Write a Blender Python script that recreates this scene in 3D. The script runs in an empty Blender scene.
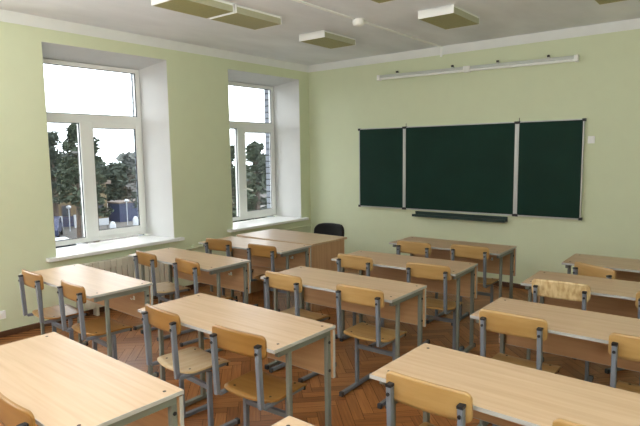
import bpy, bmesh, math, random
from mathutils import Vector, Matrix
random.seed(7)
S = bpy.context.scene
COL = S.collection
R = math.radians

# ------------------------------------------------------------------ camera
cam_d = bpy.data.cameras.new('camera')
cam = bpy.data.objects.new('camera', cam_d)
COL.objects.link(cam)
yaw, pitch, roll, FPX = R(-38.475), R(6.372), R(-0.785), 541.81
cy_, sy_ = math.cos(yaw), math.sin(yaw)
F = Vector((sy_*math.cos(pitch), cy_*math.cos(pitch), -math.sin(pitch)))
Rt = Vector((cy_, -sy_, 0)); Up = Rt.cross(F)
c_, s_ = math.cos(roll), math.sin(roll)
Rt2 = c_*Rt + s_*Up; Up2 = -s_*Rt + c_*Up
cam.matrix_world = Matrix(((Rt2.x, Up2.x, -F.x, 5.588), (Rt2.y, Up2.y, -F.y, -6.786), (Rt2.z, Up2.z, -F.z, 1.733), (0, 0, 0, 1)))
cam_d.sensor_width = 36; cam_d.lens = FPX/640*36
cam_d.clip_start = 0.05; cam_d.clip_end = 400
S.camera = cam

# ------------------------------------------------------------------ world: overcast sky
W = bpy.data.worlds.new('overcast_sky'); S.world = W; W.use_nodes = True
nt = W.node_tree; nt.nodes.clear()
out = nt.nodes.new('ShaderNodeOutputWorld'); bg = nt.nodes.new('ShaderNodeBackground')
tc = nt.nodes.new('ShaderNodeTexCoord'); sep = nt.nodes.new('ShaderNodeSeparateXYZ'); rp = nt.nodes.new('ShaderNodeValToRGB')
nt.links.new(tc.outputs['Generated'], sep.inputs[0]); nt.links.new(sep.outputs['Z'], rp.inputs[0])
rp.color_ramp.elements[0].position = 0.0; rp.color_ramp.elements[0].color = (.80, .83, .86, 1)
rp.color_ramp.elements[1].position = 0.25; rp.color_ramp.elements[1].color = (1, 1, 1, 1)
nt.links.new(rp.outputs[0], bg.inputs[0]); bg.inputs[1].default_value = 5.0
nt.links.new(bg.outputs[0], out.inputs[0])

# ------------------------------------------------------------------ added soft area lights: stand-ins for rear window daylight, fill and bounce
def area(name, loc, target, sx, sy, power, col=(1, 1, 1)):
    l = bpy.data.lights.new(name, 'AREA'); l.shape = 'RECTANGLE'; l.size = sx; l.size_y = sy; l.energy = power; l.color = col
    o = bpy.data.objects.new(name, l); COL.objects.link(o); o.location = loc
    o.rotation_euler = (Vector(target)-Vector(loc)).to_track_quat('-Z', 'Y').to_euler()
    return o
for yc in (-5.87, -8.32):
    area('window_daylight_fill', (-0.3, yc, 1.75), (3, yc, 1.5), 1.3, 2.0, 45, (.95, .98, 1.0))  # added area light standing in for daylight at an unseen rear window
area('rear_fill_light', (4.2, -9.2, 2.0), (3.2, -3, 0.9), 4.2, 1.8, 10, (.97, .99, 1))  # added fill from the back wall
area('rear_bounce_fill', (4.5, -7.8, 1.4), (4.5, -7.7, 3.1), 3.4, 2.0, 310, (.95, .98, 1))  # added upward light imitating a flash bounced off the ceiling

S.view_settings.view_transform = 'Standard'; S.view_settings.look = 'None'
S.view_settings.exposure = 0.07; S.view_settings.gamma = 1.0; S.view_settings.use_curve_mapping = False

# ------------------------------------------------------------------ materials
def srgb(r, g, b):
    f = lambda c: ((c/255)/12.92 if c/255 <= .04045 else ((c/255+.055)/1.055)**2.4)
    return (f(r), f(g), f(b), 1)
def mat(name, col, rough=.5, metal=0, spec=.5, var=0, scale=(5, 5, 5), bump=0, bscale=40, col2=None, detail=4, rnd=True, sharp=None):
    m = bpy.data.materials.new(name); m.use_nodes = True
    n = m.node_tree; b = n.nodes['Principled BSDF']
    b.inputs['Roughness'].default_value = rough; b.inputs['Metallic'].default_value = metal
    b.inputs['Specular IOR Level'].default_value = spec; b.inputs['Base Color'].default_value = col
    t = n.nodes.new('ShaderNodeTexCoord'); vec = t.outputs['Object']
    if rnd:
        oi = n.nodes.new('ShaderNodeObjectInfo'); ad = n.nodes.new('ShaderNodeVectorMath'); ad.operation = 'ADD'
        mu = n.nodes.new('ShaderNodeMath'); mu.operation = 'MULTIPLY'; mu.inputs[1].default_value = 37.0
        n.links.new(oi.outputs['Random'], mu.inputs[0]); n.links.new(vec, ad.inputs[0]); n.links.new(mu.outputs[0], ad.inputs[1]); vec = ad.outputs[0]
    if var or col2:
        mp = n.nodes.new('ShaderNodeMapping'); mp.inputs['Scale'].default_value = scale; n.links.new(vec, mp.inputs[0])
        ns = n.nodes.new('ShaderNodeTexNoise'); ns.inputs['Scale'].default_value = 1; ns.inputs['Detail'].default_value = detail
        n.links.new(mp.outputs[0], ns.inputs[0])
        r = n.nodes.new('ShaderNodeValToRGB'); n.links.new(ns.outputs[0], r.inputs[0])
        lo, hi = sharp or (.3, .7)
        r.color_ramp.elements[0].position = lo; r.color_ramp.elements[1].position = hi
        if col2 is None:
            r.color_ramp.elements[0].color = tuple(c*(1-var) for c in col[:3])+(1,); r.color_ramp.elements[1].color = tuple(min(1, c*(1+var)) for c in col[:3])+(1,)
        else:
            r.color_ramp.elements[0].color = col2; r.color_ramp.elements[1].color = col
        n.links.new(r.outputs[0], b.inputs['Base Color'])
    if bump:
        nb = n.nodes.new('ShaderNodeTexNoise'); nb.inputs['Scale'].default_value = bscale; nb.inputs['Detail'].default_value = 3
        n.links.new(vec, nb.inputs[0]); bp = n.nodes.new('ShaderNodeBump'); bp.inputs['Strength'].default_value = bump; bp.inputs['Distance'].default_value = .01
        n.links.new(nb.outputs[0], bp.inputs['Height']); n.links.new(bp.outputs[0], b.inputs['Normal'])
    return m

M = {}
M['wall'] = mat('green_wall_paint', srgb(221, 228, 197), .75, spec=.25, var=.012, scale=(6, 6, 6), bump=.12, bscale=90, rnd=False)
M['white_wall'] = mat('white_plaster', srgb(216, 217, 216), .7, spec=.3, var=.02, scale=(4, 4, 4), rnd=False)
M['ceiling'] = mat('grey_ceiling_plaster', srgb(238, 240, 244), .9, spec=.1, var=.09, scale=(2.2, .9, 2), detail=6, bump=.1, bscale=25, rnd=False)
M['cornice'] = mat('white_band_paint', srgb(240, 242, 240), .7, spec=.3, var=.02, scale=(5, 5, 5), rnd=False)
M['baseboard'] = mat('brown_baseboard', srgb(92, 62, 42), .5, var=.2, scale=(3, 3, 30), rnd=False)
M['pvc'] = mat('white_pvc', srgb(244, 245, 242), .35, var=.01)
M['gasket'] = mat('black_gasket', srgb(35, 38, 42), .6)
M['sill'] = mat('white_sill', srgb(245, 246, 246), .3, var=.02)
M['rear_wall_dark'] = mat('darkened_rear_wall', srgb(120, 96, 74), .6, var=.1, scale=(2, 2, 12), rnd=False)  # unseen back wall, made brown to weaken light reflected onto the chair backs
M['brick'] = None
M['laminate'] = mat('beech_laminate', srgb(202, 175, 144), .38, spec=.42, col2=srgb(184, 153, 119), scale=(1.6, 34, 34), detail=6, sharp=(.25, .75))
M['laminate2'] = mat('tan_laminate', srgb(200, 160, 120), .45, spec=.4, col2=srgb(184, 143, 104), scale=(1.6, 34, 34), detail=6)
M['desk_side'] = mat('tan_laminate_upright', srgb(200, 160, 122), .45, spec=.4, col2=srgb(182, 141, 103), scale=(34, 34, 1.6), detail=6)
M['edge'] = mat('pale_edge_band', srgb(176, 174, 170), .45, var=.02)
M['metal'] = mat('grey_desk_paint', srgb(120, 123, 114), .4, spec=.5, var=.03)
M['chair_metal'] = mat('grey_blue_chair_paint', srgb(114, 119, 128), .4, spec=.5, var=.03)
M['black'] = mat('black_plastic', srgb(28, 28, 30), .5, var=.1)
M['cap'] = mat('dark_grey_plastic_cap', srgb(58, 59, 62), .5)
M['bolt'] = mat('dark_steel_bolt', srgb(60, 55, 50), .45, metal=.5)
M['ply_warm'] = mat('warm_plywood', srgb(152, 112, 58), .36, spec=.45, col2=srgb(136, 96, 44), scale=(3, 26, 26), detail=5)
M['ply_pale'] = mat('pale_plywood', srgb(178, 144, 92), .33, spec=.5, col2=srgb(160, 124, 72), scale=(3, 26, 26), detail=5)
M['ply_burl'] = mat('mottled_birch_plywood', srgb(214, 190, 144), .33, spec=.5, col2=srgb(180, 146, 98), scale=(40, 40, 16), detail=6, sharp=(.35, .6))
M['seat_pale'] = mat('worn_plywood_seat', srgb(206, 184, 146), .4, spec=.4, col2=srgb(188, 160, 118), scale=(26, 3, 26), detail=5)
M['board'] = mat('green_chalkboard', srgb(12, 48, 38), .6, spec=.2, var=.12, scale=(2.5, 2.5, 2.5), rnd=False)
M['alu'] = mat('aluminium_trim', srgb(196, 198, 196), .35, metal=.35, var=.03)
M['dark_green'] = mat('dark_green_metal', srgb(22, 50, 44), .4)
M['lampwhite'] = mat('white_lamp_enamel', srgb(250, 251, 248), .4, var=.01)
M['diffuser'] = mat('yellowed_prismatic_diffuser', srgb(158, 152, 98), .45, var=.06, scale=(60, 60, 60), bump=.3, bscale=220)
M['diffuser_side'] = mat('milky_diffuser_rim', srgb(186, 186, 158), .35, var=.03, scale=(40, 40, 40))
M['raillight'] = mat('grey_white_tube', srgb(206, 210, 204), .35, var=.02)
M['radiator'] = mat('cream_radiator_paint', srgb(218, 212, 194), .4, var=.03)
M['cloth'] = mat('black_upholstery', srgb(16, 16, 18), .85, var=.2, scale=(60, 60, 60))
M['switch'] = mat('white_switch_plastic', srgb(250, 250, 248), .4)
# outdoors
M['asphalt'] = mat('grey_asphalt', srgb(78, 77, 75), .9, var=.15, scale=(.4, .4, .4), rnd=False)
M['pine'] = mat('pine_needles', srgb(58, 66, 56), .9, spec=.1, var=.4, scale=(1.2, 1.2, 1.2))
M['pine2'] = mat('bluish_pine_needles', srgb(62, 70, 64), .9, spec=.1, var=.4, scale=(1.2, 1.2, 1.2))
M['scrub'] = mat('bare_scrub_twigs', srgb(76, 74, 66), .9, spec=.1, var=.35, scale=(1, 1, 1))
M['haze_tree'] = mat('haze_tinted_foliage', srgb(92, 97, 95), .95, spec=.05, var=.2, scale=(.6, .6, .6))  # distance haze put into the foliage colour
M['bark'] = mat('tree_bark', srgb(72, 62, 54), .9, var=.3, scale=(8, 8, 2))
M['house'] = mat('ochre_render', srgb(98, 86, 66), .9, var=.08, scale=(.6, .6, .6))
M['house_roof'] = mat('brown_roof', srgb(92, 82, 76), .9, var=.15, scale=(2, 2, 2))
M['house_glass'] = mat('dark_pane', srgb(42, 46, 52), .3)
M['concrete'] = mat('concrete', srgb(88, 88, 87), .85, var=.08, scale=(2, 2, 2))
M['out_white'] = mat('white_paint_outdoors', srgb(160, 166, 172), .5)
M['out_blue'] = mat('blue_paint', srgb(38, 48, 76), .4, var=.08)
M['navy'] = mat('navy_fence_paint', srgb(40, 46, 70), .7, var=.15, scale=(3, 3, 3))
M['carglass'] = mat('tinted_glass', srgb(30, 34, 40), .1)
M['tyre'] = mat('tyre_rubber', srgb(24, 24, 24), .8)

def glass_mat():
    m = bpy.data.materials.new('window_glass'); m.use_nodes = True; n = m.node_tree; n.nodes.clear()
    o = n.nodes.new('ShaderNodeOutputMaterial'); mx = n.nodes.new('ShaderNodeMixShader')
    tr = n.nodes.new('ShaderNodeBsdfTransparent'); gl = n.nodes.new('ShaderNodeBsdfGlossy'); fr = n.nodes.new('ShaderNodeFresnel')
    tr.inputs[0].default_value = (.94, .96, .97, 1); gl.inputs['Roughness'].default_value = .02; 
    ge = n.nodes.new('ShaderNodeNewGeometry'); io = n.nodes.new('ShaderNodeMapRange')
    io.inputs['To Min'].default_value = 1.45; io.inputs['To Max'].default_value = 1/1.45
    n.links.new(ge.outputs['Backfacing'], io.inputs['Value']); n.links.new(io.outputs[0], fr.inputs['IOR'])
    n.links.new(fr.outputs[0], mx.inputs[0]); n.links.new(tr.outputs[0], mx.inputs[1]); n.links.new(gl.outputs[0], mx.inputs[2]); n.links.new(mx.outputs[0], o.inputs[0])
    return m
M['glass'] = glass_mat()

def brick_mat():
    m = bpy.data.materials.new('white_silicate_brick'); m.use_nodes = True; n = m.node_tree; b = n.nodes['Principled BSDF']
    b.inputs['Roughness'].default_value = .9
    t = n.nodes.new('ShaderNodeTexCoord'); sp = n.nodes.new('ShaderNodeSeparateXYZ'); cb = n.nodes.new('ShaderNodeCombineXYZ')
    n.links.new(t.outputs['Object'], sp.inputs[0]); n.links.new(sp.outputs['X'], cb.inputs['X']); n.links.new(sp.outputs['Z'], cb.inputs['Y'])
    br = n.nodes.new('ShaderNodeTexBrick'); n.links.new(cb.outputs[0], br.inputs[0])
    br.inputs['Color1'].default_value = srgb(126, 132, 142); br.inputs['Color2'].default_value = srgb(112, 118, 128); br.inputs['Mortar'].default_value = srgb(40, 43, 48)
    br.inputs['Scale'].default_value = 1; br.inputs['Brick Width'].default_value = .25; br.inputs['Row Height'].default_value = .1; br.inputs['Mortar Size'].default_value = .011
    n.links.new(br.outputs[0], b.inputs['Base Color'])
    return m
M['brick'] = brick_mat()

def parquet_mat():
    m = bpy.data.materials.new('oak_parquet'); m.use_nodes = True; n = m.node_tree; b = n.nodes['Principled BSDF']
    b.inputs['Roughness'].default_value = .34; b.inputs['Specular IOR Level'].default_value = .35
    at = n.nodes.new('ShaderNodeAttribute'); at.attribute_name = 'tone'
    uv = n.nodes.new('ShaderNodeUVMap'); uv.uv_map = 'uv'
    mp = n.nodes.new('ShaderNodeMapping'); mp.inputs['Scale'].default_value = (4, 75, 1); n.links.new(uv.outputs[0], mp.inputs[0])
    ns = n.nodes.new('ShaderNodeTexNoise'); ns.inputs['Scale'].default_value = 1; ns.inputs['Detail'].default_value = 5; n.links.new(mp.outputs[0], ns.inputs[0])
    ad = n.nodes.new('ShaderNodeMath'); ad.operation = 'MULTIPLY_ADD'; ad.inputs[1].default_value = .75
    n.links.new(ns.outputs[0], ad.inputs[0]); n.links.new(at.outputs['Fac'], ad.inputs[2])
    r = n.nodes.new('ShaderNodeValToRGB'); n.links.new(ad.outputs[0], r.inputs[0])
    r.color_ramp.elements[0].position = .1; r.color_ramp.elements[0].color = srgb(92, 53, 28)
    r.color_ramp.elements[1].position = .95; r.color_ramp.elements[1].color = srgb(190, 130, 74)
    e = r.color_ramp.elements.new(.5); e.color = srgb(146, 93, 50)
    n.links.new(r.outputs[0], b.inputs['Base Color'])
    return m
M['parquet'] = parquet_mat()
M['floor_gap'] = mat('dark_floor_gap', srgb(40, 26, 18), .8, rnd=False)

# ------------------------------------------------------------------ mesh helpers
class MB:
    def __init__(s): s.v = []; s.f = []; s.sm = []
    def add(s, vs, fs, smooth=False, mtx=None):
        o = len(s.v)
        s.v += [tuple((mtx @ Vector(p)) if mtx else p) for p in vs]
        s.f += [tuple(i+o for i in f) for f in fs]; s.sm += [smooth]*len(fs); return s
    def box(s, x0, x1, y0, y1, z0, z1, mtx=None):
        return s.add([(x0, y0, z0), (x1, y0, z0), (x1, y1, z0), (x0, y1, z0), (x0, y0, z1), (x1, y0, z1), (x1, y1, z1), (x0, y1, z1)],
                     [(0, 3, 2, 1), (4, 5, 6, 7), (0, 1, 5, 4), (1, 2, 6, 5), (2, 3, 7, 6), (3, 0, 4, 7)], False, mtx)
    def beam(s, a, b, w, d, up=(0, 0, 1)):
        a, b = Vector(a), Vector(b); z = (b-a).normalized(); u = Vector(up)
        if abs(z.dot(u)) > .95: u = Vector((0, 1, 0))
        x = u.cross(z).normalized(); y = z.cross(x)
        vs = []
        for p in (a, b):
            for i, j in ((-1, -1), (1, -1), (1, 1), (-1, 1)): vs.append(tuple(p + x*i*w/2 + y*j*d/2))
        return s.add(vs, [(0, 3, 2, 1), (4, 5, 6, 7), (0, 1, 5, 4), (1, 2, 6, 5), (2, 3, 7, 6), (3, 0, 4, 7)])
    def rings(s, rings, closed=True, smooth=True):
        n = len(rings[0]); vs = [p for r in rings for p in r]; fs = []
        for i in range(len(rings)-1):
            for j in range(n):
                k = (j+1) % n; fs.append((i*n+j, i*n+k, (i+1)*n+k, (i+1)*n+j))
        s.add(vs, fs, smooth)
        if closed:
            s.add(rings[0], [tuple(range(n))[::-1]]); s.add(rings[-1], [tuple(range(n))])
        return s
    def tube(s, pts, rad, n=10):
        pts = [Vector(p) for p in pts]; rr = rad if isinstance(rad, (list, tuple)) else [rad]*len(pts); rings = []
        for i, p in enumerate(pts):
            d = (pts[min(i+1, len(pts)-1)]-pts[max(i-1, 0)]).normalized()
            u = Vector((0, 0, 1)) if abs(d.z) < .9 else Vector((0, 1, 0))
            x = d.cross(u).normalized(); y = d.cross(x)
            rings.append([tuple(p + rr[i]*(math.cos(a)*x+math.sin(a)*y)) for a in [2*math.pi*k/n for k in range(n)]])
        return s.rings(rings)
    def lathe(s, prof, c=(0, 0, 0), n=20):
        return s.rings([[(c[0]+r*math.cos(2*math.pi*k/n), c[1]+r*math.sin(2*math.pi*k/n), c[2]+z) for k in range(n)] for r, z in prof])
    def prism(s, poly, z0, z1):
        n = len(poly)
        return s.add([(x, y, z0) for x, y in poly]+[(x, y, z1) for x, y in poly],
                     [tuple(range(n))[::-1], tuple(range(n, 2*n))]+[(i, (i+1) % n, n+(i+1) % n, n+i) for i in range(n)])
    def build(s, name, m, parent=None, bevel=0, kind=None, label=None, loc=None):
        me = bpy.data.meshes.new(name); me.from_pydata(s.v, [], s.f); me.update()
        bm = bmesh.new(); bm.from_mesh(me); bmesh.ops.recalc_face_normals(bm, faces=bm.faces); bm.to_mesh(me); bm.free()
        for p, q in zip(me.polygons, s.sm): p.use_smooth = q
        me.materials.append(M[m] if isinstance(m, str) else m)
        o = bpy.data.objects.new(name, me); COL.objects.link(o)
        if parent: o.parent = parent
        if loc: o.location = loc
        if bevel:
            b = o.modifiers.new('bevel', 'BEVEL'); b.width = bevel; b.segments = 2; b.limit_method = 'ANGLE'
        if kind: o['kind'] = kind
        if label: o['label'] = label
        return o
def tag(o, label, cat, group=None):
    o['label'] = label; o['category'] = cat
    if group: o['group'] = group
    return o
def thing(name, label, cat, loc=(0, 0, 0), rz=0, group=None):
    o = bpy.data.objects.new(name, None); COL.objects.link(o); o.location = loc; o.rotation_euler = (0, 0, R(rz)); o.empty_display_size = .1
    return tag(o, label, cat, group)
def copy_tree(o, parent=None):
    c = o.copy(); COL.objects.link(c)
    if parent: c.parent = parent
    for ch in list(o.children): copy_tree(ch, c)
    return c
def swap_mat(root, part, m):
    for ch in root.children:
        if ch.name.split('.')[0] == part:
            ch.data = ch.data.copy(); ch.data.materials[0] = M[m]
def plate(cols, thick, fn):
    """closed bent panel: cols = [(u, lo, hi)], fn(u, v, side) -> point"""
    nv = 9; mb = MB(); nu = len(cols)
    def P(i, j, t): u, lo, hi = cols[i]; return fn(u, lo+(hi-lo)*j/(nv-1), t)
    vs = [tuple(P(i, j, t)) for t in (0, 1) for i in range(nu) for j in range(nv)]
    I = lambda i, j, t: t*nu*nv+i*nv+j
    top = []; rim = []
    for i in range(nu-1):
        for j in range(nv-1):
            top.append((I(i, j, 0), I(i, j+1, 0), I(i+1, j+1, 0), I(i+1, j, 0))); top.append((I(i, j, 1), I(i+1, j, 1), I(i+1, j+1, 1), I(i, j+1, 1)))
        for j in (0, nv-1): rim.append((I(i, j, 0), I(i+1, j, 0), I(i+1, j, 1), I(i, j, 1)))
    for j in range(nv-1):
        for i in (0, nu-1): rim.append((I(i, j, 0), I(i, j+1, 0), I(i, j+1, 1), I(i, j, 1)))
    mb.v = vs; mb.f = top+rim; mb.sm = [True]*len(top)+[False]*len(rim)
    return mb

# ------------------------------------------------------------------ room shell
RX, RY, CH = 6.5, -9.5, 3.105          # right wall, back wall, ceiling
WT = .72
ZB, ZT = .70, 2.865
WINS = [(-1.705, -.235), (-4.158, -2.684), (-6.611, -5.137), (-9.064, -7.59)]
w = MB()
ys = [0.0]
for a, b in WINS: ys += [b, a]
ys += [RY]
for i in range(0, len(ys), 2): w.box(-WT, 0, ys[i+1], ys[i], 0, CH)
for a, b in WINS:
    w.box(-WT, 0, a, b, 0, ZB-.04); w.box(-WT, 0, a, b, ZT, CH)
w.build('wall_left', 'wall', kind='structure')
MB().box(-WT, RX+.2, 0, .3, 0, CH).build('wall_front', 'wall', kind='structure')
MB().box(RX, RX+.2, RY, 0, 0, CH).build('wall_right', 'wall', kind='structure')
MB().box(-WT, RX+.2, RY-.2, RY, 0, CH).build('wall_back', 'rear_wall_dark', kind='structure')
MB().box(-WT, RX+.2, RY-.2, .3, CH, CH+.25).build('ceiling', 'ceiling', kind='structure')

# herringbone parquet, one plank per face
def parquet():
    fl = MB().box(-WT, RX+.2, RY-.2, .3, -.3, -.0015).build('floor', 'floor_gap', kind='structure')
    Wd, n = .075, 5; Ln = Wd*n; g = .0012
    vs, fs, tone, uvs = [], [], [], []
    rnd = random.Random(3); ca = math.cos(R(45)); N = 120
    def plank(u0, v0, u1, v1, horiz):
        cx, cyy = (u0+u1)/2, (v0+v1)/2
        X, Y = cx*ca-cyy*ca, cx*ca+cyy*ca
        if not (-.2 < X-0 < RX+.2 and RY-.2 < Y-6.0+(-3.5)+.0 < .2): return
        o = len(vs)
        q = [(u0+g, v0+g), (u1-g, v0+g), (u1-g, v1-g), (u0+g, v1-g)]
        for a, b in q:
            x, y = a*ca-b*ca, a*ca+b*ca-9.5
            vs.append((min(max(x, -.02), RX+.02), min(max(y, RY-.02), .02), 0))
        fs.append((o, o+1, o+2, o+3)); tone.append(rnd.uniform(.0, .34))
        ox, oy = rnd.uniform(0, 50), rnd.uniform(0, 50)
        for a, b in q:
            l, c = ((a-u0), (b-v0)) if horiz else ((b-v0), (a-u0)); uvs.append((l+ox, c+oy))
    for i in range(-N, N):
        for j in range(-40, 40):
            u, v = i*Wd+j*Ln*2*0+j*2*Ln*.0, i*Wd
            # horizontal plank then vertical plank, repeated along the anti-diagonal
            bu, bv = i*Wd + j*Ln, i*Wd - j*Ln
            plank(bu, bv, bu+Ln, bv+Wd, True)
            plank(bu-Wd+Wd, bv+Wd, bu+Wd, bv+Wd+Ln, False)
    me = bpy.data.meshes.new('parquet'); me.from_pydata(vs, [], fs); me.update()
    a = me.attributes.new('tone', 'FLOAT', 'FACE'); a.data.foreach_set('value', tone)
    ul = me.uv_layers.new(name='uv')
    for k, l in enumerate(me.loops): ul.data[k].uv = uvs[l.vertex_index]
    me.materials.append(M['parquet'])
    o = bpy.data.objects.new('floor_parquet', me); COL.objects.link(o); o['kind'] = 'structure'
parquet()

# painted cornice bands and skirting
MB().box(0, .006, RY, 0, 2.995, CH).build('trim_1', 'cornice', kind='structure')
MB().box(0, RX, -.006, 0, 2.995, CH).build('trim_2', 'cornice', kind='structure')
MB().box(0, .018, RY, 0, 0, .055).build('baseboard_left', 'baseboard', kind='structure')
MB().box(.018, RX, -.018, 0, 0, .055).build('baseboard_front', 'baseboard', kind='structure')

# windows
XF = -.50; SPL = .055
FT, FB = 2.79, .72
for k, (a, b) in enumerate(WINS):
    n = k+1
    rv = MB()
    rv.prism([(0, b-.002), (XF-.06, b-SPL), (XF-.06, b)], ZB, ZT)
    rv.prism([(0, a+.002), (XF-.06, a+SPL), (XF-.06, a)], ZB, ZT)
    rv.add([(0, a, ZT-.002), (0, b, ZT-.002), (XF-.06, b, FT), (XF-.06, a, FT), (0, a, ZT), (0, b, ZT), (XF-.06, b, ZT), (XF-.06, a, ZT)],
           [(0, 1, 2, 3), (4, 7, 6, 5), (0, 4, 5, 1), (1, 5, 6, 2), (2, 6, 7, 3), (3, 7, 4, 0)])
    rv.build('trim_%d' % (n+2), 'white_wall', kind='structure')
    br = MB().box(-WT-.02, XF-.07, b-.018, b+.12 if False else b, ZB-.05, ZT+.1)
    br.box(-WT-.02, XF-.07, a, a+.018, ZB-.05, ZT+.1)
    br.build('trim_%d' % (n+6), 'brick', kind='structure')
    # frame
    L, Rr = a+SPL, b-SPL
    fr = MB(); x0, x1 = XF-.06, XF
    gR_top = Rr-.055; gL_top = L+.055
    m0, m1 = b-.872, b-.842                     # fixed central post
    fr.box(x0, x1, L, gL_top, FB, FT).box(x0, x1, gR_top, Rr, FB, FT)
    fr.box(x0, x1, gL_top, gR_top, 2.742, FT).box(x0, x1, gL_top, gR_top, FB, .775)
    fr.box(x0, x1, gL_top, gR_top, 2.108, 2.208).box(x0, x1, m0, m1, .775, 2.108)
    win = fr.build('window_%d' % n, 'pvc', kind='structure')
    s0, s1, sz0, sz1 = m1-.035, Rr-.035, .762, 2.122       # opening sash
    sg0, sg1, sgz0, sgz1 = b-.722, b-.155, .838, 2.056
    sa = MB(); xs0, xs1 = XF+.001, XF+.022
    sa.box(xs0, xs1, s0, sg0, sz0, sz1).box(xs0, xs1, sg1, s1, sz0, sz1).box(xs0, xs1, sg0, sg1, sgz1, sz1).box(xs0, xs1, sg0, sg1, sz0, sgz0)
    sa.build('window_sash', 'pvc', win, bevel=.004)
    xi = XF-.012
    def pane(y0, y1, z0, z1, x):
        gk = MB(); t = .008
        gk.box(x-.004, x+.006, y0, y0+t, z0, z1).box(x-.004, x+.006, y1-t, y1, z0, z1).box(x-.004, x+.006, y0+t, y1-t, z0, z0+t).box(x-.004, x+.006, y0+t, y1-t, z1-t, z1)
        gk.build('gasket', 'gasket', win)
        MB().box(x-.003, x-.001, y0+t, y1-t, z0+t, z1-t).build('window_pane', 'glass', win)
    pane(gL_top, gR_top, 2.208, 2.742, xi); pane(gL_top, m0, .775, 2.108, xi); pane(sg0, sg1, sgz0, sgz1, XF+.004)
    if k == 0:
        h = MB().box(XF+.022, XF+.034, sg0-.055, sg0-.025, 1.16, 1.23)
        h.beam((XF+.034, sg0-.04, 1.20), (XF+.07, sg0-.04, 1.20), .02, .02)
        h.beam((XF+.07, sg0-.05, 1.203), (XF+.07, sg0+.085, 1.165), .018, .024)
        h.build('window_handle', 'pvc', win, bevel=.003)
    # sill
    so = .075
    MB().box(XF, so, a-.005, b+.005, ZB-.038, ZB).box(.001, so, a-.11, a-.005, ZB-.038, ZB).box(.001, so, b+.005, b+.105, ZB-.038, ZB).build('window_sill', 'sill', win, bevel=.006)

# ------------------------------------------------------------------ chalkboard
bt, bb = 2.074, .915
cb = thing('chalkboard', 'wide dark green folding chalkboard with three panels and silver edging on the front wall', 'chalkboard', (2.53, -.03, bb))
def leaf(name, x0, x1, y):
    o = MB().box(x0, x1, y-.012, y+.012, .012, bt-bb-.012).build(name, 'board', cb)
    f = MB(); h = bt-bb; d = .016
    f.box(x0-.004, x1+.004, y-d, y+d, 0, .016).box(x0-.004, x1+.004, y-d, y+d, h-.012, h).box(x0-.006, x0+.006, y-d, y+d, .016, h-.012).box(x1-.006, x1+.006, y-d, y+d, .016, h-.012)
    f.build('board_edging', 'alu', o, label='silver aluminium edging')
    for x in (x0-.002, x1+.002):
        for z in (.012, h-.012):
            MB().box(x-.018, x+.018, y-.021, y+.019, z-.016, z+.016).build('corner_cap', 'black', o, label='black plastic corner cap')
leaf('side_panel', .997-2.53, 1.742-2.53, 0)
leaf('centre_panel', 1.775-2.53, 3.305-2.53, 0)
leaf('side_panel', 3.342-2.53, 4.072-2.53, 0)
for x in (1.758, 3.323):
    MB().box(x-2.53-.010, x-2.53+.010, -.02, .02, .03, bt-bb-.03).build('hinge_strip', 'alu', cb, label='silver hinge strip')
    MB().tube([(x-2.53+.02, .0, bt-bb), (x-2.53+.02, .0, bt-bb+.045)], .004, 6).build('hook', 'bolt', cb)
tr = thing('chalk_tray', 'long dark green chalk tray on the wall below the centre chalkboard panel', 'tray', (2.57, 0, .83))
MB().box(-.65, .65, -.10, 0, 0, .012).box(-.65, .65, -.012, 0, .012, .065).build('tray_base', 'dark_green', tr)
MB().box(-.65, .65, -.112, -.10, 0, .035).build('tray_lip', 'dark_green', tr)

sw = thing('wall_switch', 'small white wall switch right beside the chalkboard edge', 'switch', (4.15, -.012, 1.835))
MB().box(-.036, .036, -.002, .012, -.042, .042).build('switch_plate', 'switch', sw, bevel=.004)
MB().box(-.018, .018, -.009, -.002, -.028, .028).build('rocker', 'switch', sw, bevel=.002)
so = thing('wall_socket', 'small white socket low on the green window wall near the left picture edge', 'socket', (.012, -4.724, .217))
MB().box(-.012, .004, -.04, .04, -.04, .04).build('socket_plate', 'switch', so, bevel=.004)
MB().rings([[(x, .024*math.cos(t), .024*math.sin(t)) for t in [2*math.pi*k/16 for k in range(16)]] for x in (.004, .014)]).build('socket_face', 'switch', so)

# linear lamps over the chalkboard
for i, (xa, xb, za, zb, lab) in enumerate(((1.36, 2.655, 2.782, 2.768, 'left of two long slim white lamps on the wall above the chalkboard'), (2.70, 3.975, 2.768, 2.752, 'right of two long slim white lamps on the wall above the chalkboard'))):
    t = thing('chalkboard_lamp', lab, 'lamp', ((xa+xb)/2, -.07, (za+zb)/2), 0, 'linear lamps above the chalkboard')
    hl, dz = (xb-xa)/2, (za-zb)/2
    MB().beam((-hl, .012, dz+.012), (hl, .012, -dz+.012), .05, .038).build('lamp_body', 'raillight', t, bevel=.006)
    MB().tube([(-hl+.02, -.008, dz-.022), (hl-.02, -.008, -dz-.022)], .016, 12).build('tube', 'lampwhite', t)
    for s in (-1, 1):
        MB().box(s*hl-.022, s*hl+.022, -.032, .04, -s*dz-.042, -s*dz+.034).build('end_cap', 'lampwhite', t, bevel=.006)
    for f in ((-.55, .72) if i == 0 else (-.42, .52)):
        x = f*hl; z = -f*dz
        MB().box(x-.012, x+.012, .0, .07, z+.03, z+.045).build('bracket', 'raillight', t)
        MB().box(x-.013, x+.013, -.006, .02, z+.042, z+.066).build('bracket_screw', 'bolt', t)

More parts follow.
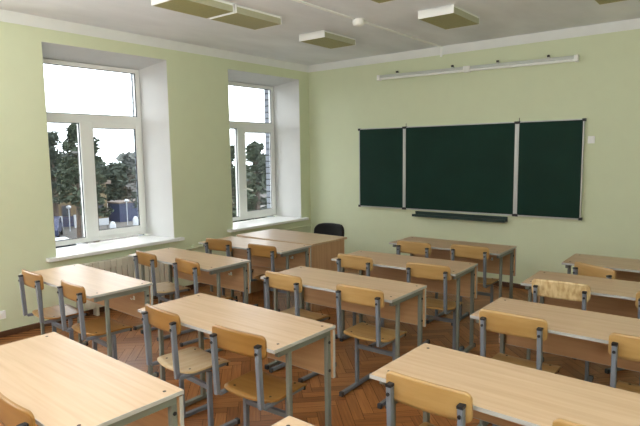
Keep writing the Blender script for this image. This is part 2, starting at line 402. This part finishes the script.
# ------------------------------------------------------------------ ceiling lamps
def make_lamp():
    t = thing('ceiling_lamp', '', 'lamp', (0, 0, CH), 0, 'fluorescent ceiling lamps')
    w_, l_, h = .375, .625, .078
    MB().box(-w_/2+.01, w_/2-.01, -l_/2, l_/2, -.022, 0).build('lamp_base', 'lampwhite', t)
    MB().box(-w_/2, w_/2, -l_/2, -l_/2+.012, -h, 0).build('end_plate', 'lampwhite', t)
    MB().box(-w_/2, w_/2, l_/2-.012, l_/2, -h, 0).build('end_plate', 'lampwhite', t)
    MB().box(-w_/2+.006, w_/2-.006, -l_/2+.012, l_/2-.012, -h+.001, -h+.006).build('diffuser', 'diffuser', t, label='yellowish ribbed diffuser')
    for s in (-1, 1):
        x0, x1 = sorted((s*(w_/2-.001), s*(w_/2-.006)))
        MB().box(x0, x1, -l_/2+.012, l_/2-.012, -h+.001, -.022).build('diffuser_rim', 'diffuser_side', t)
    return t
lamp0 = None
for x, y, lab in ((1.59, -3.535, 'nearest of the two ceiling lamps joined end to end at the top left'),
                  (1.59, -2.885, 'farther of the two ceiling lamps joined end to end at the top left'),
                  (1.545, -1.50, 'single ceiling lamp nearest the far corner, left of the round smoke detector'),
                  (3.115, -1.53, 'ceiling lamp in full view above the chalkboard, right of the smoke detector'),
                  (3.13, -2.885, 'ceiling lamp cut by the top picture edge, nearer than the lamp above the chalkboard'),
                  (4.615, -1.52, 'ceiling lamp cut by the top picture edge at the far right')):
    if lamp0 is None: lamp0 = make_lamp(); o = lamp0
    else: o = copy_tree(lamp0)
    o.location = (x, y, CH); o['label'] = lab
sd = thing('smoke_detector', 'round white smoke detector on the ceiling cable duct', 'detector', (2.30, -1.965, CH))
MB().lathe([(.03, -.012), (.064, -.012), (.064, 0)], n=24).build('detector_base', 'lampwhite', sd)
MB().lathe([(.006, -.072), (.036, -.07), (.056, -.058), (.062, -.038), (.058, -.012)], n=24).build('detector_head', 'lampwhite', sd)
cd = MB().box(2.276, 2.304, -9.4, -2.03, CH-.014, CH).box(2.276, 2.304, -1.9, -.006, CH-.014, CH).box(2.276, 2.304, -.018, -.006, 2.97, CH-.014)
tag(cd.build('cable_duct', 'lampwhite'), 'thin white cable duct running across the ceiling to the front wall', 'cable duct')

# ------------------------------------------------------------------ radiator under the near window, heating pipe
rd = thing('radiator', 'cream ribbed radiator under the left window sill', 'radiator', (.075, -3.38, .10))
for k in range(15):
    y = -.49+k*.07
    m = MB()
    m.tube([(0, y, .0), (0, y, .47)], .032, 10)
    m.box(-.045, .045, y-.0335, y+.0335, .40, .485).box(-.045, .045, y-.0335, y+.0335, -.01, .07).box(-.035, .035, y-.028, y+.028, .07, .40)
    m.build('radiator_rib', 'radiator', rd, bevel=.006)
MB().tube([(0, .49, .44), (0, .62, .44), (0, .62, .47)], .013, 8).build('radiator_pipe', 'radiator', rd)
for y in (-.42, .42): MB().box(-.04, .04, y-.014, y+.014, -.10, -.01).build('radiator_foot', 'radiator', rd)
hp = MB().tube([(.05, -2.62, .535), (.045, -2.1, .55), (.045, -.05, .565)], .014, 10).tube([(.045, -.05, .565), (.045, -.045, .03)], .014, 10)
for y in (-2.4, -1.2, -.15): hp.box(0, .045, y-.01, y+.01, .545, .57)
tag(hp.build('heating_pipe', 'wall'), 'thin green heating pipe along the window wall beneath the far window', 'pipe')

# ------------------------------------------------------------------ school desk
def make_desk():
    t = thing('school_desk', '', 'desk', (0, 0, 0), 0, 'two-seat school desks')
    top = MB().box(-.598, .598, -.248, .248, .742, .760).build('tabletop', 'laminate', t)
    e = MB().box(-.6, -.598, -.25, .25, .7425, .7595).box(.598, .6, -.25, .25, .7425, .7595).box(-.598, .598, -.25, -.248, .7425, .7595).box(-.598, .598, .248, .25, .7425, .7595)
    e.build('edge_band', 'edge', top, label='pale grey edge band')
    for x in (-.55, .55):
        for y in (-.17, .19): MB().lathe([(.0075, 0), (.0075, .0012)], (x, y, .760), 10).build('screw', 'bolt', top)
    mp = MB().box(-.597, .597, .228, .245, .456, .736).build('modesty_panel', 'laminate2', t)
    MB().box(-.597, .597, .2275, .2455, .4535, .456).box(.597, .599, .2275, .2455, .4535, .736).box(-.599, -.597, .2275, .2455, .4535, .736).build('panel_edge', 'edge', mp)
    hk = MB(); hk.tube([(.36, .228, .606), (.36, .20, .60), (.36, .197, .613)], .005, 8).box(.351, .369, .222, .228, .592, .622)
    hk.build('bag_hook', 'lampwhite', mp, label='white bag hook')
    for s in (-1, 1):
        x = s*.568
        MB().box(x-.012, x+.012, -.125, -.098, .028, .705).build('leg', 'metal', t, bevel=.004)
        lg = MB().box(x-.014, x+.014, .197, .227, .028, .705).build('leg', 'metal', t, bevel=.004)
        for z in (.50, .665):
            bl = MB(); bl.rings([[(x+s*q, .212+.009*math.cos(a), z+.009*math.sin(a)) for a in [2*math.pi*k/10 for k in range(10)]] for q in (.013, .018)])
            bl.build('bolt', 'black', lg)
        MB().box(x-.013, x+.013, -.20, .226, .705, .7415).build('side_rail', 'metal', t)
        ft = MB().box(x-.016, x+.016, -.235, .265, .006, .034).build('foot', 'metal', t, bevel=.004)
        for y in (-.236, .264): MB().box(x-.0175, x+.0175, y-.010, y+.010, 0, .036).build('foot_cap', 'cap', ft, bevel=.003)
    MB().box(-.555, .555, .16, .18, .70, .7415).build('cross_rail', 'metal', t)
    return t
desk0 = None
DESKS = [
 (1.447, -4.636, -1.9, 'school desk nearest the camera in the window row, its top under the left window sill'),
 (1.437, -3.603, .0, 'second school desk of the window row, between the two windows'),
 (1.405, -2.690, 2.0, 'school desk pushed against the teacher desk at the front of the window row'),
 (3.193, -4.645, -.8, 'school desk with two orange-toned chairs in the middle row, second from the camera'),
 (3.187, -3.531, .1, 'school desk at the very centre of the room, third from the camera in its row'),
 (3.195, -2.601, 2.4, 'school desk of the middle row, one place behind the desk at the chalkboard'),
 (3.174, -1.555, .9, 'frontmost school desk of the middle row, directly below the chalkboard'),
 (3.186, -5.686, -1.7, 'large foreground school desk at the bottom left, cut by the picture edge'),
 (4.930, -4.625, -1.2, 'large foreground school desk at the bottom right with an empty pale top'),
 (4.932, -3.538, -.4, 'second school desk from the camera in the right-hand row'),
 (4.905, -2.554, 1.1, 'school desk of the right-hand row behind the mottled chair back'),
 (4.950, -1.625, 1.0, 'farthest school desk of the right-hand row, near the front wall'),
 (4.888, -5.617, -1.0, 'school desk of which only one pale corner shows at the bottom centre edge'),
]
for x, y, rz, lab in DESKS:
    if desk0 is None: desk0 = make_desk(); o = desk0
    else: o = copy_tree(desk0)
    o.location = (x, y, 0); o.rotation_euler = (0, 0, R(rz)); o['label'] = lab

# teacher desk
td = thing('teacher_desk', 'wooden teacher desk with a solid side panel in the far corner by the window', 'desk', (1.375, -2.05, 0), -1.6)
tp = MB().box(-.60, .60, -.315, .315, .738, .760).build('tabletop', 'laminate', td, bevel=.002)
for s in (-1, 1): MB().box(s*.575-.009, s*.575+.009, -.30, .28, .004, .737).build('side_panel', 'desk_side', td)
MB().box(-.565, .565, -.29, -.272, .25, .737).build('front_panel', 'laminate2', td)
dw = MB().box(.18, .56, -.20, .26, .42, .70).build('drawer_box', 'desk_side', td)
MB().box(.185, .555, .26, .276, .43, .69).build('drawer_front', 'laminate2', dw)

# ------------------------------------------------------------------ school chair: origin on the floor under the back posts, facing +y
def arc_cols(hw, lo, hi, rad, n=16):
    cols = []
    us = [-hw + rad*(1-math.cos(math.pi/2*k/5)) for k in range(6)]
    us += [-hw+rad+(2*hw-2*rad)*k/8 for k in range(1, 8)]
    us += [-u for u in us[5::-1]]
    for u in us:
        d = max(0, abs(u)-(hw-rad)); c = rad-math.sqrt(max(0, rad*rad-d*d))
        cols.append((u, lo(u)+c, hi(u)-c))
    return cols
def make_chair():
    t = thing('school_chair', '', 'chair', (0, 0, 0), 0, 'school chairs')
    # seat: bent plywood, rounded, rear edge bulging between the posts
    def sp(u, v, k):
        z = .458+.006*math.cos(math.pi*u/.37)*-1 - .9*max(0, v-.31)**2*6 + (.010*max(0, (.10-v)/.10))
        return (u, v, z-.011*k)
    cols = arc_cols(.187, lambda u: .022+.035*(u/.187)**2, lambda u: .385-.008*(u/.187)**2, .045)
    seat = plate(cols, .011, sp).build('seat', 'ply_warm', t)
    for x in (-.13, .13):
        for y in (.10, .31): MB().lathe([(.007, 0), (.007, .0025)], (x, y, .4555 if y < .2 else .454), 10).build('screw', 'bolt', seat)
    # backrest: curved, fixed to the front of the posts
    def bp(u, v, k):
        y = -.016 + .020*(u/.187)**2 - (v-.76)*.042 + .010*(1-k)
        return (u, y, v)
    cols = arc_cols(.190, lambda u: .698+.004*(1-(u/.19)**2), lambda u: .822+.006*(1-(u/.19)**2), .028)
    plate(cols, .010, bp).build('backrest', 'ply_warm', t)
    for s in (-1, 1):
        x = s*.158
        ps = MB().beam((x, -.004, .438), (x, -.018, .768), .024, .030, (0, 1, 0)).build('back_post', 'chair_metal', t, bevel=.004)
        MB().beam((x, -.0178, .766), (x, -.0183, .777), .026, .032, (0, 1, 0)).build('post_cap', 'black', ps)
        bl = MB(); bl.rings([[(x+.008*math.cos(a), yy, .735+.008*math.sin(a)) for a in [2*math.pi*k/10 for k in range(10)]] for yy in (-.0325, -.038)])
        bl.build('bolt', 'black', ps)
        rl = MB().beam((x, .011, .436), (x, .345, .4275), .022, .022).build('seat_rail', 'chair_metal', t, bevel=.004)
        MB().beam((x, .344, .4255), (x, .354, .4255), .026, .028).build('rail_cap', 'black', rl)
        MB().box(x-.012, x+.012, .200, .230, .028, .414).build('leg', 'chair_metal', t, bevel=.004)
        ft = MB().box(x-.014, x+.014, .012, .415, .006, .032).build('foot', 'chair_metal', t, bevel=.004)
        for y in (.010, .418): MB().box(x-.0155, x+.0155, y-.011, y+.011, 0, .034).build('foot_cap', 'cap', ft, bevel=.003)
    MB().box(-.146, .146, .203, .227, .298, .328).build('crossbar', 'chair_metal', t, bevel=.003)
    return t
chair0 = None
CHAIRS = [
 (1.155, -4.93, -2, 'w', 'w', 'school chair standing closest to the green window wall, left seat under the left window'),
 (1.800, -4.93, -3.4, 'w', 'w', 'school chair at the aisle seat of the desk under the left window sill'),
 (1.180, -3.905, -6, 'w', 's', 'school chair in front of the radiator, wall seat of the second window-row desk'),
 (1.790, -3.905, -6, 'w', 'w', 'school chair at the aisle seat of the second window-row desk, between the windows'),
 (1.150, -2.99, 4, 'w', 'w', 'school chair at the wall seat of the desk pushed against the teacher desk'),
 (1.795, -2.985, 2, 'w', 'w', 'school chair at the aisle seat of the desk pushed against the teacher desk'),
 (2.890, -4.945, -5, 'w', 's', 'orange-backed school chair with a pale seat, left seat of the near middle desk'),
 (3.548, -4.945, 3, 'w', 'w', 'orange-backed school chair in full view front of centre, right seat of near middle desk'),
 (2.850, -3.83, -2, 'p', 'p', 'school chair at the left seat of the desk at the room centre'),
 (3.550, -3.83, 1.4, 'p', 'p', 'school chair at the right seat of the desk at the room centre'),
 (2.880, -2.92, -1, 'p', 'p', 'school chair at the left seat of the middle desk one place behind the front'),
 (3.580, -2.89, 5, 'p', 'p', 'school chair at the right seat of the middle desk one place behind the front'),
 (2.960, -1.99, .8, 'p', 'p', 'left school chair at the frontmost middle desk below the chalkboard'),
 (3.510, -1.89, 3, 'p', 'p', 'right school chair at the frontmost middle desk below the chalkboard'),
 (4.625, -4.93, -1, 'p', 'p', 'pale-backed school chair at the left seat of the large bottom right desk'),
 (5.295, -4.935, 0, 'p', 'p', 'school chair showing only its rounded back corner at the bottom right edge'),
 (4.590, -3.84, 0, 'p', 'p', 'school chair at the left seat of the second right-hand desk'),
 (5.270, -3.86, 0, 'p', 'p', 'pale school chair cut by the right picture edge behind the large foreground desk'),
 (4.600, -2.90, 3, 'b', 'p', 'school chair with a pale mottled birch back in the right-hand row'),
 (5.245, -2.88, 0, 'p', 'p', 'school chair showing a sliver at the right picture edge beside the mottled chair'),
 (4.665, -2.20, -30, 'p', 'p', 'school chair turned askew at the farthest right-hand desk'),
 (3.435, -6.005, -2, 'w', 'w', 'orange-backed school chair at the bottom left picture corner'),
]
BK = {'w': 'ply_warm', 'p': 'ply_pale', 'b': 'ply_burl', 's': 'seat_pale'}
base = {}
for x, y, rz, bk, st, lab in CHAIRS:
    if (bk, st) not in base:
        if chair0 is None: chair0 = make_chair(); o = chair0
        else:
            o = copy_tree(chair0); swap_mat(o, 'backrest', BK[bk]); swap_mat(o, 'seat', BK[st])
        base[(bk, st)] = o
    else: o = copy_tree(base[(bk, st)])
    o.location = (x, y+.02, 0); o.rotation_euler = (0, 0, R(rz)); o['label'] = lab

# ------------------------------------------------------------------ teacher's black chair
oc = thing('office_chair', 'black upholstered chair behind the teacher desk', 'chair', (1.265, -1.36, 0), 178)
cols = arc_cols(.24, lambda u: .50, lambda u: .795-.012*(u/.24)**2, .09)
plate(cols, .05, lambda u, v, k: (u, -.20+.06*(u/.24)**2-(v-.5)*.12-.05*k, v)).build('backrest', 'cloth', oc)
cols = arc_cols(.24, lambda u: -.21, lambda u: .25, .09)
plate(cols, .06, lambda u, v, k: (u, v, .47-.06*k)).build('seat', 'cloth', oc)
MB().beam((0, -.12, .40), (0, -.28, .42), .06, .02).beam((0, -.28, .41), (0, -.31, .62), .06, .02, (0, 1, 0)).build('back_bracket', 'black', oc)
MB().tube([(0, 0, .09), (0, 0, .41)], .025, 12).build('gas_column', 'black', oc)
for k in range(5):
    a = 2*math.pi*k/5
    lg = MB().beam((0, 0, .10), (.26*math.cos(a), .26*math.sin(a), .075), .04, .03).build('base_arm', 'black', oc)
    MB().tube([(.26*math.cos(a)-.02*math.sin(a), .26*math.sin(a)+.02*math.cos(a), .028), (.26*math.cos(a)+.02*math.sin(a), .26*math.sin(a)-.02*math.cos(a), .028)], .028, 12).build('caster', 'black', lg)

# ------------------------------------------------------------------ outdoors, one floor down
GZ = -4.0
MB().box(-130, -WT-.05, -60, 110, GZ-.2, GZ).build('ground', 'asphalt', kind='structure')

def foliage(mb, c, rx, rz_, n, s, rnd):
    for _ in range(n):
        while True:
            p = Vector((rnd.uniform(-1, 1), rnd.uniform(-1, 1), rnd.uniform(-1, 1)))
            if p.length < 1: break
        q = Vector(c)+Vector((p.x*rx, p.y*rx, p.z*rz_))
        a = Vector((rnd.gauss(0, 1), rnd.gauss(0, 1), rnd.gauss(0, .6))).normalized(); b = a.orthogonal().normalized()
        k = s*rnd.uniform(.6, 1.3)
        mb.add([tuple(q-a*k-b*k*.3), tuple(q+a*k-b*k*.3), tuple(q+a*k*.7+b*k*.4), tuple(q-a*k*.8+b*k*.35)], [(0, 1, 2, 3)])
def pine(name, x, y, ztop, zlow, rad, lab, m='pine', seed=0, dens=1.0, cat='tree'):
    rnd = random.Random(seed)
    t = thing(name, lab, cat, (x, y, GZ), 0, 'trees outside the windows')
    H = ztop-GZ; lo = zlow-GZ
    MB().tube([(0, 0, 0), (.05, .05, H*.5), (0, 0, H*.97)], [.22, .14, .03], 8).build('trunk', 'bark', t)
    f = MB(); br = MB(); L = max(5, int((H-lo)/.55))
    for i in range(L):
        z = lo+(H-lo)*(i+.3)/L; fr = (z-lo)/(H-lo)
        r = rad*(1-fr**1.6*.85)*(0.75+.4*rnd.random())
        for j in range(5):
            a = rnd.uniform(0, 6.28)
            ex, ey, ez = r*math.cos(a), r*math.sin(a), z+rnd.uniform(-.1, .45)
            br.tube([(0, 0, z-.15), (ex*.9, ey*.9, ez)], [.05, .015], 5)
            foliage(f, (ex*.75, ey*.75, ez), .32*r+.18, .26, int(26*dens), .16, rnd)
            foliage(f, (ex*.35, ey*.35, ez-.05), .3*r+.15, .25, int(14*dens), .16, rnd)
    foliage(f, (0, 0, H-.25), .22, .45, 30, .13, rnd)
    f.build('foliage', m, t); br.build('branches', 'bark', t)
def bush(name, x, y, ztop, rad, lab, m, seed, n=900, s=.28):
    rnd = random.Random(seed)
    t = thing(name, lab, 'tree', (x, y, GZ), 0, 'trees outside the windows')
    H = ztop-GZ
    MB().tube([(0, 0, 0), (0, 0, H*.7)], [.16, .05], 7).build('trunk', 'bark', t)
    f = MB()
    for i in range(14):
        a = rnd.uniform(0, 6.28); r = rad*rnd.uniform(0, .75); z = rnd.uniform(.25, .86)*H
        foliage(f, (r*math.cos(a), r*math.sin(a), z), rad*.42, H*.14, n//14, s, rnd)
    f.build('foliage', m, t)
pine('pine_tree', -30, 11.65, 3.7, -1.6, 1.3, 'tall dark pine in the left pane of the left window', seed=1, dens=1.5)
pine('pine_tree', -35.2, 12.6, 3.4, -1.6, 1.3, 'thinner pine behind the tall one, at the left window edge', m='pine2', seed=2, dens=1.3)
pine('pine_tree', -24, 9.5, 2.5, -1.6, 1.0, 'pine with one branch reaching into the right pane of the left window', seed=3, dens=.8)
pine('pine_tree', -28, 15.5, 2.5, -2.0, .95, 'pine at the right edge of the left window view', seed=4, m='pine2', dens=.8)
pine('pine_tree', -18, 16.7, 2.25, -3.2, 1.45, 'dense pine in the right pane of the far window', seed=5, dens=1.3)
pine('pine_tree', -22, 18.3, 2.2, -3.4, 1.3, 'pine in the narrow left pane of the far window', seed=6)
bush('leafy_tree', -44, 21.3, 1.5, 2.6, 'mid green round tree in the right pane of the left window', 'pine2', 11, n=2200)
bush('leafy_tree', -50, 27.5, 1.4, 2.6, 'greyish bare tree above the blue kiosk', 'scrub', 12, n=1500)
bush('leafy_tree', -54, 24.2, 1.9, 2.2, 'olive tree crown at the middle of the right pane', 'scrub', 16, n=1300)
bush('leafy_tree', -31, 27.6, -.2, 2.3, 'brown bare thicket low in the far window', 'scrub', 13, n=1600)
bush('leafy_tree', -27, 33.0, .2, 2.2, 'second brown bare thicket at the right of the far window', 'scrub', 15, n=1300)
for i, (x, y, h, r, lab) in enumerate(((-84, 38, 2.4, 5, 'hazy grey distant treetop left of the right-pane horizon'), (-78, 48, 2.6, 5, 'hazy grey distant treetop in the middle of the horizon'),
                                       (-82, 61, 2.2, 5, 'hazy grey distant treetop right of the horizon'), (-72, 28.5, 2.0, 4.2, 'hazy grey distant treetop behind the tall pines'), (-60, 66, 1.6, 5.5, 'hazy grey distant treetop behind the far window pine'),
                                       (-50, 52, 1.2, 4.5, 'hazy grey distant treetop left of the far window pine'), (-52, 82, 1.6, 6, 'hazy grey distant treetop behind the brown thickets'))):
    bush('distant_tree', x, y, h, r, lab, 'haze_tree', 20+i, n=2200, s=.6)

hb = thing('ochre_building', 'ochre two-window building across the street, seen through the left window', 'building', (-41, 16.2, GZ))
MB().box(-2, 3, -3.6, 2.2, 0, 3.3).build('walls', 'house', hb)
MB().box(-2.2, 3.3, -3.9, 2.5, 3.3, 3.6).build('roof', 'house_roof', hb)
for y in (-2.9, -1.45, .1, 1.5):
    fw = MB().box(2.98, 3.04, y-.38, y+.38, .8, 1.75).build('window_frame', 'house_roof', hb)
    MB().box(3.03, 3.06, y-.33, y+.33, .85, 1.7).build('pane', 'house_glass', fw)
lo = thing('low_building', 'long low shed with a white roof edge, seen right in the left window', 'building', (-66, 36.5, GZ))
MB().box(-2, 2, -4, 5, 0, 3.1).build('walls', 'concrete', lo); MB().box(-2.3, 2.4, -4.3, 5.3, 3.1, 3.35).build('roof', 'out_white', lo)
kb = thing('blue_kiosk', 'blue kiosk beside the street lamp, right in the left window', 'kiosk', (-37.5, 20.0, GZ))
MB().box(-.9, .9, -1.3, 1.1, 0, 1.6).build('walls', 'out_blue', kb); MB().box(-1.0, 1.0, -1.4, 1.2, 1.6, 1.72).build('roof', 'house_roof', kb)
fn = thing('street_fence', 'dark navy fence with white posts in front of the ochre building', 'fence', (-36.6, 14.1, GZ))
MB().box(-.03, .03, -2.2, 2.6, .15, .95).build('fence_panel', 'navy', fn)
for y in (-1.6, -.5, .6, 1.7): MB().box(.03, .15, y-.08, y+.08, 0, 1.05).build('fence_post', 'out_white', fn)
def street_lamp(x, y, h, lab):
    t = thing('street_lamp', lab, 'street lamp', (x, y, GZ), 0, 'street lamps')
    MB().tube([(0, 0, 0), (0, 0, h)], .035, 8).build('pole', 'out_white', t)
    MB().lathe([(.04, h-.02), (.15, h+.03), (.19, h+.11), (.14, h+.2), (.02, h+.24)], n=12).build('lamp_globe', 'out_white', t)
street_lamp(-35, 13.5, 1.75, 'white globe street lamp in front of the ochre building')
street_lamp(-34.5, 18.1, 1.9, 'white globe street lamp in front of the blue kiosk')
up = thing('utility_pole', 'grey concrete utility pole in the left pane of the left window', 'pole', (-28, 10.95, GZ))
MB().tube([(0, 0, 0), (0, 0, 6.3)], [.19, .12], 10).build('shaft', 'concrete', up)
MB().box(-.06, .06, -.5, .5, 5.9, 6.02).build('crossarm', 'concrete', up)
sg = thing('sign_board', 'blank white sign board on two posts beyond the left window', 'sign', (-30, 13.4, GZ))
MB().box(-.03, .03, -.48, .42, .85, 1.32).build('board', 'out_white', sg)
for y in (-.4, .34): MB().box(-.07, -.03, y-.03, y+.03, 0, .9).build('post', 'concrete', sg)
for x, y, lab in ((-31.5, 15.0, 'white concrete bollard left of the kiosk lamp'), (-33, 17.9, 'white concrete bollard right of the kiosk lamp')):
    tag(MB().lathe([(.24, 0), (.22, .6), (.12, .8), (.01, .84)], n=12).build('bollard', 'out_white', loc=(x, y, GZ)), lab, 'bollard', 'white bollards')
def car(x, y, rz, m, lab):
    t = thing('parked_car', lab, 'car', (x, y, GZ), rz, 'parked cars')
    prof = [(-2.05, .35), (-2.1, .75), (-1.95, .92), (-1.25, 1.0), (-.85, 1.4), (.75, 1.43), (1.35, .98), (2.0, .9), (2.12, .6), (2.1, .35)]
    def ext(p, hw): 
        n = len(p); return MB().add([(a, -hw, b) for a, b in p]+[(a, hw, b) for a, b in p], [tuple(range(n)), tuple(range(2*n-1, n-1, -1))]+[(i, (i+1) % n, n+(i+1) % n, n+i) for i in range(n)])
    ext(prof, .82).build('body', m, t, bevel=.05)
    ext([(-1.12, 1.02), (-.8, 1.36), (.7, 1.38), (1.18, 1.0)], .835).build('windows', 'carglass', t)
    MB().add([(1.34, -.7, 1.0), (1.34, .7, 1.0), (.82, .62, 1.40), (.82, -.62, 1.40), (1.30, -.7, .96), (1.30, .7, .96), (.78, .62, 1.36), (.78, -.62, 1.36)], [(0, 1, 2, 3), (7, 6, 5, 4), (0, 4, 5, 1), (1, 5, 6, 2), (2, 6, 7, 3), (3, 7, 4, 0)]).build('windscreen', 'carglass', t)
    for a in (-1.3, 1.3):
        for s in (-1, 1): MB().tube([(a, s*.66, .31), (a, s*.86, .31)], .31, 14).build('wheel', 'tyre', t)
car(-22.5, 6.3, 75, 'out_white', 'white parked car at the bottom of the left window view')
car(-33.0, 10.9, 150, 'out_blue', 'blue parked car below the ochre building')
